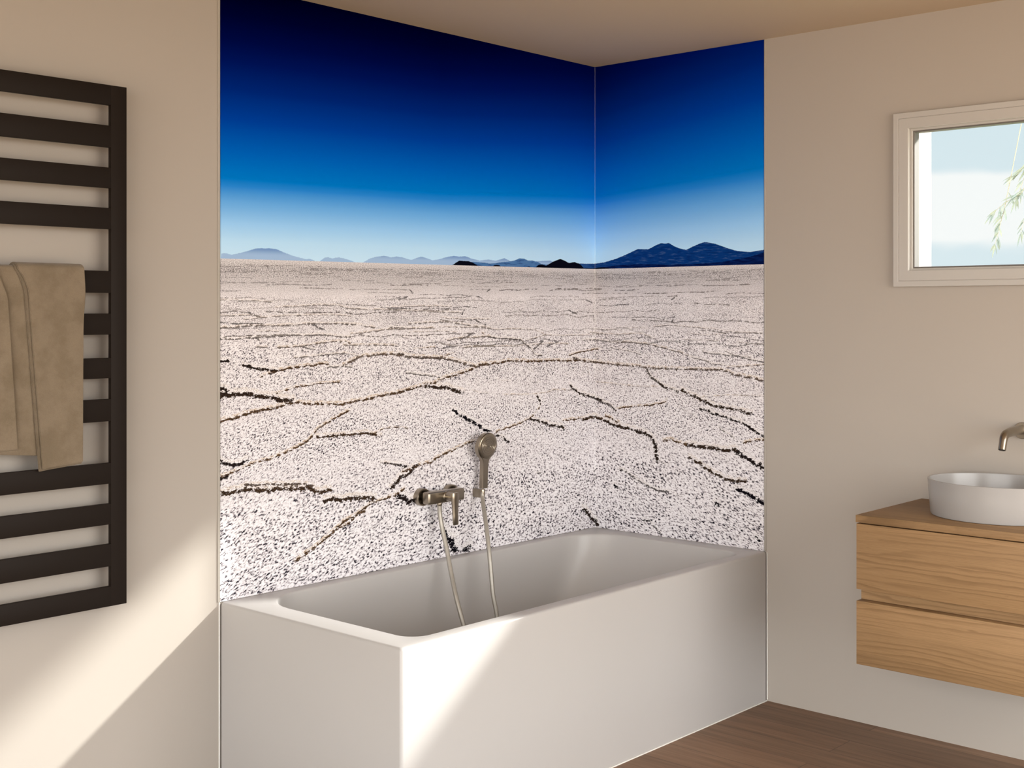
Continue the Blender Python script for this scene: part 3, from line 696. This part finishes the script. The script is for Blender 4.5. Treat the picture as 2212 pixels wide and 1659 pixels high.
# ------------------------------------------------------------------ hand shower, its holder and hose
hb = thing('shower_holder', 'small square brushed nickel wall bracket holding the hand shower', 'shower holder', (.732, 0, .7865))
bm = bmesh.new(); box(bm, .7235, .7440, .0003, .0468, .7705, .8020, .0015, 2)
obj('bracket', bm, MAT['steel'], hb)
bm = bmesh.new(); lathe(bm, (.7375, .0470, .8035), (0,0,-1), [(.0080,0),(.0088,.002),(.0082,.033),(.0070,.035)], 28)
obj('cradle', bm, MAT['steel'], hb)
hs = thing('hand_shower', 'brushed nickel hand shower with round spray head standing upright in its bracket', 'hand shower', (.729, .04, .803))
def spoon(bm, cx, hw, zb, cz, R, y0, y1, b=.003):
    """flat outline: straight handle flowing into a round head"""
    pts = []
    a0 = math.asin(min(.999, (hw+.010)/R))
    arc = [-PI/2 + a0 + (2*PI-2*a0)*k/48 for k in range(49)]
    zj = cz - R*math.cos(a0)
    left = [(cx+hw, zb), (cx+hw, zj-.030), (cx+hw+.0012, zj-.018), (cx+hw+.0045, zj-.007)]
    pts = left + [(cx+R*math.cos(a), cz+R*math.sin(a)) for a in arc] + [(2*cx-x, z) for x, z in reversed(left)]
    m = (cx, cz*.6+zb*.4)
    def inset(d):
        o = []; n = len(pts)
        for i, (x, z) in enumerate(pts):
            ax, az = pts[i-1]; bx_, bz = pts[(i+1) % n]
            tx, tz = bx_-ax, bz-az; L = math.hypot(tx, tz) or 1
            o.append((x - tz/L*d, z + tx/L*d))
        return o
    P0, Pi = inset(0), inset(b)
    ring_ = lambda P, y: [(x, y, z) for x, z in P]
    loops(bm, [ring_(Pi, y0), ring_(P0, y0+b), ring_(P0, y1-b*.6), ring_(inset(b*.6), y1)], True, True)
    return bm
def lean(bm):      # the head leans a little off the wall
    for v in bm.verts:
        if v.co.z > .868: v.co.y += (v.co.z-.868)*.13
    return bm
obj('shower_body', lean(spoon(bmesh.new(), .7262, .0142, .8055, .9650, .0505, .0300, .0500, .0022)), MAT['steel'], hs, 40)
bm = bmesh.new(); pr = [(.0470,0),(.0475,.0030),(.0460,.0042)]
for r in (.036,.028,.020,.012): pr += [(r+.0012,.0044),(r+.0006,.0036),(r-.0006,.0036),(r-.0012,.0046)]
pr += [(.0005,.0048)]
lathe(bm, (.7262, .0498, .9650), (0,1,0), pr, 56); lean(bm)
sp = obj('spray_face', bm, MAT['steel'], hs, 40)
bm = bmesh.new(); cyl(bm, (.7262, .0543, .9650), (0,1,0), .0018, .0008, 16, .0002); lean(bm); obj('centre_nozzle', bm, MAT['rubber'], sp)
bm = bmesh.new(); box(bm, .7215, .7320, .0496, .0512, .868, .9000, .0007, 2); obj('spray_button', bm, MAT['steel'], hs)

hose = smooth_path([(.9705,.052,.7670),(.9690,.0530,.735),(.9680,.064,.687),(.9740,.094,.612),(.9880,.130,.535),(1.005,.173,.455),(1.006,.212,.360),(.985,.232,.265),(.945,.240,.190),(.890,.238,.172),(.846,.228,.205),(.826,.212,.290),(.822,.196,.375),(.823,.180,.440),(.8175,.165,.515),(.805,.142,.600),(.781,.104,.690),(.7525,.064,.748),(.7400,.0485,.775),(.7375,.0475,.800)], 10)
o = obj('shower_hose', tube(bmesh.new(), hose, .0082, 16), MAT['hose'])
tag(o, 'silvery flexible shower hose looping from mixer down into the bathtub and up to hand shower', 'hose')

# ------------------------------------------------------------------ towel radiator
X0, X1, YB, YF = 2.2478, 2.870, .055, .070
BARS = [(2.055,2.1118),(1.9349,1.9967),(1.8194,1.8777),(1.7028,1.763),(1.522,1.5843),(1.4037,1.4636),(1.280,1.3378),(1.1579,1.221),(.9807,1.0398),(.8651,.9242),(.7463,.8095),(.6327,.6892)]
rad = thing('towel_radiator', 'tall dark brown ladder towel radiator mounted on the wall left of the bathtub', 'radiator', ((X0+X1)/2, 0, .6327))
for a, b in ((X0, X0+.0500), (X1-.0500, X1)):
    obj('upright', box(bmesh.new(), a, b, YB, YF, .6327, 2.1118, .0012, 2), MAT['radiator'], rad)
for z0, z1 in BARS:
    obj('heating_bar', box(bmesh.new(), X0+.0495, X1-.0495, YB+.0002, YF-.0002, z0, z1, .0012, 2), MAT['radiator'], rad)
for x in (X0+.025, X1-.025):
    for z in (.895, 1.966):
        bm = bmesh.new(); cyl(bm, (x, -.0028, z), (0,1,0), .011, .060, 24); obj('wall_mount', bm, MAT['radiator'], rad)

# ------------------------------------------------------------------ towel over the fifth bar
zt = 1.5843; yc = (YB+YF)/2; hw = (YF-YB)/2
tw = thing('towel', 'folded taupe towel hanging over the fifth bar of the dark radiator', 'towel', (2.55, yc, 1.60))
def sheet(name, d, th, xr, xl, zb, zback, mat, nu=14, amp=.0015, seed=0):
    """one cloth layer: d clearance from the bar, th thickness, xr/xl edge functions of v (0 top .. 1 bottom), zb(u) hem height"""
    rnd = random.Random(seed); ph = [rnd.uniform(0, 6) for _ in range(4)]
    def path(off, u, k):
        r = hw + off
        if k < 8: return yc - r, zback + (zt - zback)*k/8, 0.0
        if k < 20:
            a = PI*(k-8)/12; return yc - r*math.cos(a), zt + r*.62*math.sin(a), 0.0
        v = (k-20)/28; return yc + r, zt - (zt - zb(u))*v, v
    bm = bmesh.new(); nk = 49
    def wav(u, v): return amp*(math.sin(u*5+ph[0]+v*2)+.6*math.sin(u*11+ph[1]-v*3))*v
    outer, inner = [], []
    for k in range(nk):
        ro, ri = [], []
        for i in range(nu+1):
            u = i/nu
            e = min(1.0, min(u, 1-u)*nu/1.0)*.5+.5
            for off, lst in ((d+th, ro), (d, ri)):
                y, z, v = path(off, u, k)
                x = xr(v) + (xl(v)-xr(v))*u
                lst.append((x, y + (wav(u, v) if k >= 20 else 0), z))
        outer.append(ro); inner.append(ri)
    Vo = [[bm.verts.new(p) for p in r] for r in outer]; Vi = [[bm.verts.new(p) for p in r] for r in inner]
    for k in range(nk-1):
        for i in range(nu):
            bm.faces.new((Vo[k][i], Vo[k][i+1], Vo[k+1][i+1], Vo[k+1][i])); bm.faces.new((Vi[k][i], Vi[k+1][i], Vi[k+1][i+1], Vi[k][i+1]))
        bm.faces.new((Vo[k][0], Vo[k+1][0], Vi[k+1][0], Vi[k][0])); bm.faces.new((Vo[k][nu], Vi[k][nu], Vi[k+1][nu], Vo[k+1][nu]))
    for i in range(nu):
        bm.faces.new((Vo[0][i], Vi[0][i], Vi[0][i+1], Vo[0][i+1])); bm.faces.new((Vo[-1][i], Vo[-1][i+1], Vi[-1][i+1], Vi[-1][i]))
    bmesh.ops.recalc_face_normals(bm, faces=bm.faces[:])
    es = [e for e in bm.edges if e.is_manifold and e.calc_face_angle(0) > 1.0]
    bmesh.ops.bevel(bm, geom=es, offset=min(.0016, th*.4), segments=2, affect='EDGES')
    return obj(name, bm, mat, tw, 60)
def curve(a, b, bulge=0.0, p=1.0): return lambda v: a + (b-a)*v**p + bulge*math.sin(PI*min(1, v*1.0))
def bulged(v): return 2.3925 - .0050*math.exp(-((v-.12)/.10)**2) + .004*v
sheet('back_layer', .0015, .0065, curve(2.400, 2.404), curve(2.745, 2.75), lambda u: 1.067+.035*u, 1.25, MAT['towel'], 16, .0010, 1)
sheet('right_fold', .0085, .0062, lambda v: bulged(v)+.0004, lambda v: 2.590 - .022*min(1, v/.10)**.7 - .0462*v, lambda u: 1.047-.011*u, 1.30, MAT['hem'], 14, .0012, 2)
sheet('right_fold', .0150, .0062, bulged, lambda v: 2.5855 - .026*min(1, v/.10)**.7 - .0450*v, lambda u: 1.053-.011*u, 1.32, MAT['towel'], 14, .0012, 2)
sheet('left_fold', .0085, .0085, lambda v: 2.645 - .030*min(1, v/.16)**.8 - .0330*v, curve(2.755, 2.765), lambda u: 1.1015-.008*u, 1.22, MAT['towel'], 12, .0010, 3)

# ------------------------------------------------------------------ wash stand
VY0, VY1, VX = 1.4362, 2.132, .4805
van = thing('vanity_cabinet', 'wall-hung light oak vanity cabinet with two drawers under the white basin', 'cabinet', (.24, (VY0+VY1)/2, .350))
obj('carcass', box(bmesh.new(), -.0025, .4330, VY0+.0015, VY1-.0015, .3520, .7990, .0008, 1), MAT['oak'], van)
for z0, z1 in ((.5885,.7965),(.3500,.5515)):
    dr = obj('drawer', box(bmesh.new(), .4335, VX, VY0+.0008, VY1-.0008, z0, z1, .0010, 2), MAT['oak'], van)
obj('finger_pull', box(bmesh.new(), .4335, .4480, VY0+.0015, VY1-.0015, .5520, .5880), MAT['oak'], van)
ct = obj('countertop', box(bmesh.new(), -.0025, VX+.0015, VY0-.0012, VY1+.0012, .8000, .8236, .0012, 2), MAT['oak_top'])
tag(ct, 'thin oak countertop slab under the round white basin', 'countertop')
# basin: slightly oval bowl with thin flared wall
bas = thing('washbasin', 'white oval countertop basin with thin flared rim standing on the oak top', 'basin', (.2155, 1.7830, .8236))
bm = bmesh.new()
prof = [(.935,.8241),(.950,.8252),(.958,.8285),(.985,.895),(.9985,.9350),(1.0,.9368),(.995,.9375),(.976,.9375),(.970,.9366),(.966,.9340),(.945,.880),(.915,.850),(.84,.841),(.60,.8385),(.30,.8375),(.10,.8370)]
RA, RB, n = .1870, .2135, 96
rings = []
for k, z in prof: rings.append([(.2155+RA*k*math.cos(2*PI*i/n), 1.7830+RB*k*math.sin(2*PI*i/n), z) for i in range(n)])
loops(bm, rings, True, True)
obj('bowl', bm, MAT['ceramic'], bas, 30)
bm = bmesh.new(); lathe(bm, (.2155, 1.783, .8372), (0,0,1), [(.021,0),(.021,.0015),(.019,.0025),(.001,.0028)], 32); obj('drain_cover', bm, MAT['steel'], bas)
# basin tap from the wall
FY, FZ = 1.7825, 1.0798
tap = thing('basin_tap', 'brushed nickel wall-mounted spout over the white basin', 'tap', (0, FY, FZ))
bm = bmesh.new(); lathe(bm, (-.0028, FY, FZ), (1,0,0), [(.0265,0),(.0270,.002),(.0270,.0080),(.0258,.0095),(.0125,.0095)], 44)
obj('wall_plate', bm, MAT['steel'], tap)
bm = bmesh.new()
p = [(.004,FY,FZ+.003),(.060,FY,FZ+.003),(.110,FY,FZ+.002),(.135,FY,FZ-.001)]
for k in range(1, 7):
    a = k/6*math.radians(78); p.append((.135+.032*math.sin(a), FY, FZ-.001-.032*(1-math.cos(a))))
p.append((.1755, FY, FZ-.050)); p = [Vector(q) for q in p]
tube(bm, p, .0125, 26, lambda t: .0150-.0030*t)
spt = obj('spout', bm, MAT['steel'], tap, 50)
d = (p[-1]-p[-2]).normalized(); bm = bmesh.new(); lathe(bm, p[-1]-d*.001, d, [(.0100,0),(.0100,.0018),(.0085,.0022)], 24); obj('aerator', bm, MAT['rubber'], spt)

# ------------------------------------------------------------------ willow outside the window
WX = -11.0
def far(y, z, x=-4.0):       # scale the branch layout out to the tree's real distance
    k = (4.2353-WX)/(4.2353-x); y += .038; return (3.3507+(y-3.3507)*k, 1.4665+(z-1.4665)*k)
wl = thing('willow_tree', 'pale drooping willow branches seen outside through the window', 'tree', (WX-.8, 2.2, -.4))
bm = bmesh.new()
trunk = smooth_path([(WX-.8,2.2,-.4),(WX-.75,2.1,1.6),(WX-.7,1.8,3.4),(WX-.5,1.2,4.8),(WX-.2,.2,5.4)], 6)
tube(bm, trunk, .1, 12, lambda t: .24-.17*t)
def limb(pts, r0):
    q = smooth_path(pts, 6); tube(bm, q, r0, 8, lambda t: r0*(1-.85*t)+.002); return q
limb([(WX-.4,.9,5.0),(WX-.2,-.4,4.9),(WX,-1.3,4.3),(WX,-1.95,3.6)], .045)
rl = random.Random(5)
HANG = [((.46,2.50),(.38,2.30),(.26,2.24)), ((.165,2.165),(.140,2.07),(.120,1.985),(.098,1.905)), ((.46,2.58),(.36,2.28),(.30,2.10),(.262,1.97)),
        ((.50,2.60),(.42,2.25),(.36,2.02),(.325,1.83)), ((.40,2.55),(.33,2.44),(.26,2.36),(.215,2.335)), ((.36,2.50),(.31,2.38),(.27,2.26),(.235,2.18)),
        ((.55,2.62),(.52,2.35),(.47,2.10),(.44,1.85)), ((.62,2.66),(.60,2.35),(.57,2.05),(.55,1.75)), ((.30,2.28),(.22,2.20),(.14,2.145),(.09,2.10))]
paths = []
for hh in HANG:
    xo = WX + rl.uniform(-.1,.1)
    hh = ((hh[0][0]+.10, hh[0][1]+.50),) + hh
    q = smooth_path([(xo, *far(y, z)) for y, z in hh], 10); tube(bm, q, .004, 6, lambda t: .0058-.0040*t); paths.append(q)
obj('branches', bm, MAT['bark'], wl)
bm = bmesh.new()
def leaf(p, d, L, w):
    d = d.normalized(); side = d.cross(Vector((1,rl.uniform(-.5,.5),rl.uniform(-.5,.5)))).normalized(); nrm = d.cross(side)
    c = [(0,0),(.22,.7),(.5,1),(.75,.65),(1,0)]
    drop = Vector((0,0,.22*L))
    L_ = [bm.verts.new(p+d*(L*t)+side*(w*k*.5)-drop*t*t) for t, k in c]
    R_ = [bm.verts.new(p+d*(L*t)-side*(w*k*.5)-drop*t*t+nrm*.001) for t, k in c[1:-1]]
    bm.faces.new(L_ + list(reversed(R_)))
for qi, q in enumerate(paths):
    for i in range(8, len(q)-1):
        t = (q[i+1]-q[i]).normalized()
        if rl.random() < .52:
            s_ = rl.choice((-1, 1))
            leaf(q[i], t+Vector((rl.uniform(-.5,.5), s_*rl.uniform(.3,.8), rl.uniform(-.1,.25))), rl.uniform(.09,.17), rl.uniform(.016,.027))
    t = (q[-1]-q[-2]).normalized()
    leaf(q[-1], t, .14, .020); leaf(q[-1], t+Vector((0,.45,0)), .11, .017)
obj('leaves', bm, MAT['leaf'], wl, recalc=False)
# ------------------------------------------------------------------ daylight
sl = bpy.data.lights.new('sun_lamp', 'AREA'); sl.shape = 'DISK'; sl.size = SUN_SIZE; sl.energy = SUN_P; sl.color = SUN_COL
so = bpy.data.objects.new('sun_lamp', sl); C.objects.link(so)
so.location = SUN_POS
so.rotation_euler = (Vector((1.7, .4, .5)) - Vector(SUN_POS)).to_track_quat('-Z', 'Y').to_euler()

w = bpy.data.worlds.new('sky'); bpy.context.scene.world = w; w.use_nodes = True
class W(N):
    def __init__(self, world): self.t = world.node_tree; self.t.nodes.clear()
s = W(w)
d = s.n('ShaderNodeTexCoord').outputs['Generated']; x, y, z = s.sep(d)[:3]
# broken cloud: flat layered banks
el = z
cl = s.noise(s.xyz(s.m('MULTIPLY', x, 1.2), s.m('MULTIPLY', y, 3.2), s.m('MULTIPLY', z, 12.0)), 1.0, 4, .55, .3)
bank = s.step(s.m('ABSOLUTE', s.m('SUBTRACT', z, .080)), .036, .010)
cf = s.step(s.m('ADD', s.m('MULTIPLY', bank, .35), cl), .55, .72)
blue = s.mix(s.step(z, .0, .55), SKY_LOW, SKY_HIGH)
sky = s.mix(cf, blue, (1.04,1.04,1.03,1))
gnd = (.40,.36,.30,1)
sky = s.mix(s.step(z, -.02, .0), gnd, sky)
# unseen sky and ground behind the camera, boosted as fill through the added openings
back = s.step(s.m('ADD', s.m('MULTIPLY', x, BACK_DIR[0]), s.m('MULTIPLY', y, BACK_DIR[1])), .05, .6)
k = s.m('MULTIPLY_ADD', back, SKY_FILL, 1.0)
bg = s.n('ShaderNodeBackground', {'Color': s.mix(back, sky, s.mix(s.step(z, -.02, .0), GND_FILL_COL, SKY_FILL_COL)), 'Strength': k})
o = s.n('ShaderNodeOutputWorld'); s.set(o.inputs[0], bg)
w.cycles.sampling_method = 'MANUAL'; w.cycles.sample_map_resolution = 1024

# ------------------------------------------------------------------ camera and colour
cd = bpy.data.cameras.new('camera'); cam = bpy.data.objects.new('camera', cd); C.objects.link(cam)
cam.location = (4.2353, 3.3507, 1.4665)
cam.rotation_euler = Vector((-.7425, -.6698, 0)).to_track_quat('-Z', 'Y').to_euler()
cd.sensor_width = 36; cd.lens = 45.029; cd.shift_y = -(829.5-675.0)/2212; cd.clip_start = .02; cd.clip_end = 300
sc = bpy.context.scene; sc.camera = cam
vs = sc.view_settings; vs.view_transform = 'Standard'; vs.look = 'None'; vs.exposure = EXPO; vs.gamma = 1; vs.use_curve_mapping = False
sc.cycles.max_bounces = 12; sc.cycles.diffuse_bounces = 8; sc.cycles.transparent_max_bounces = 16
sc.cycles.use_denoising = True; sc.cycles.sample_clamp_indirect = 8
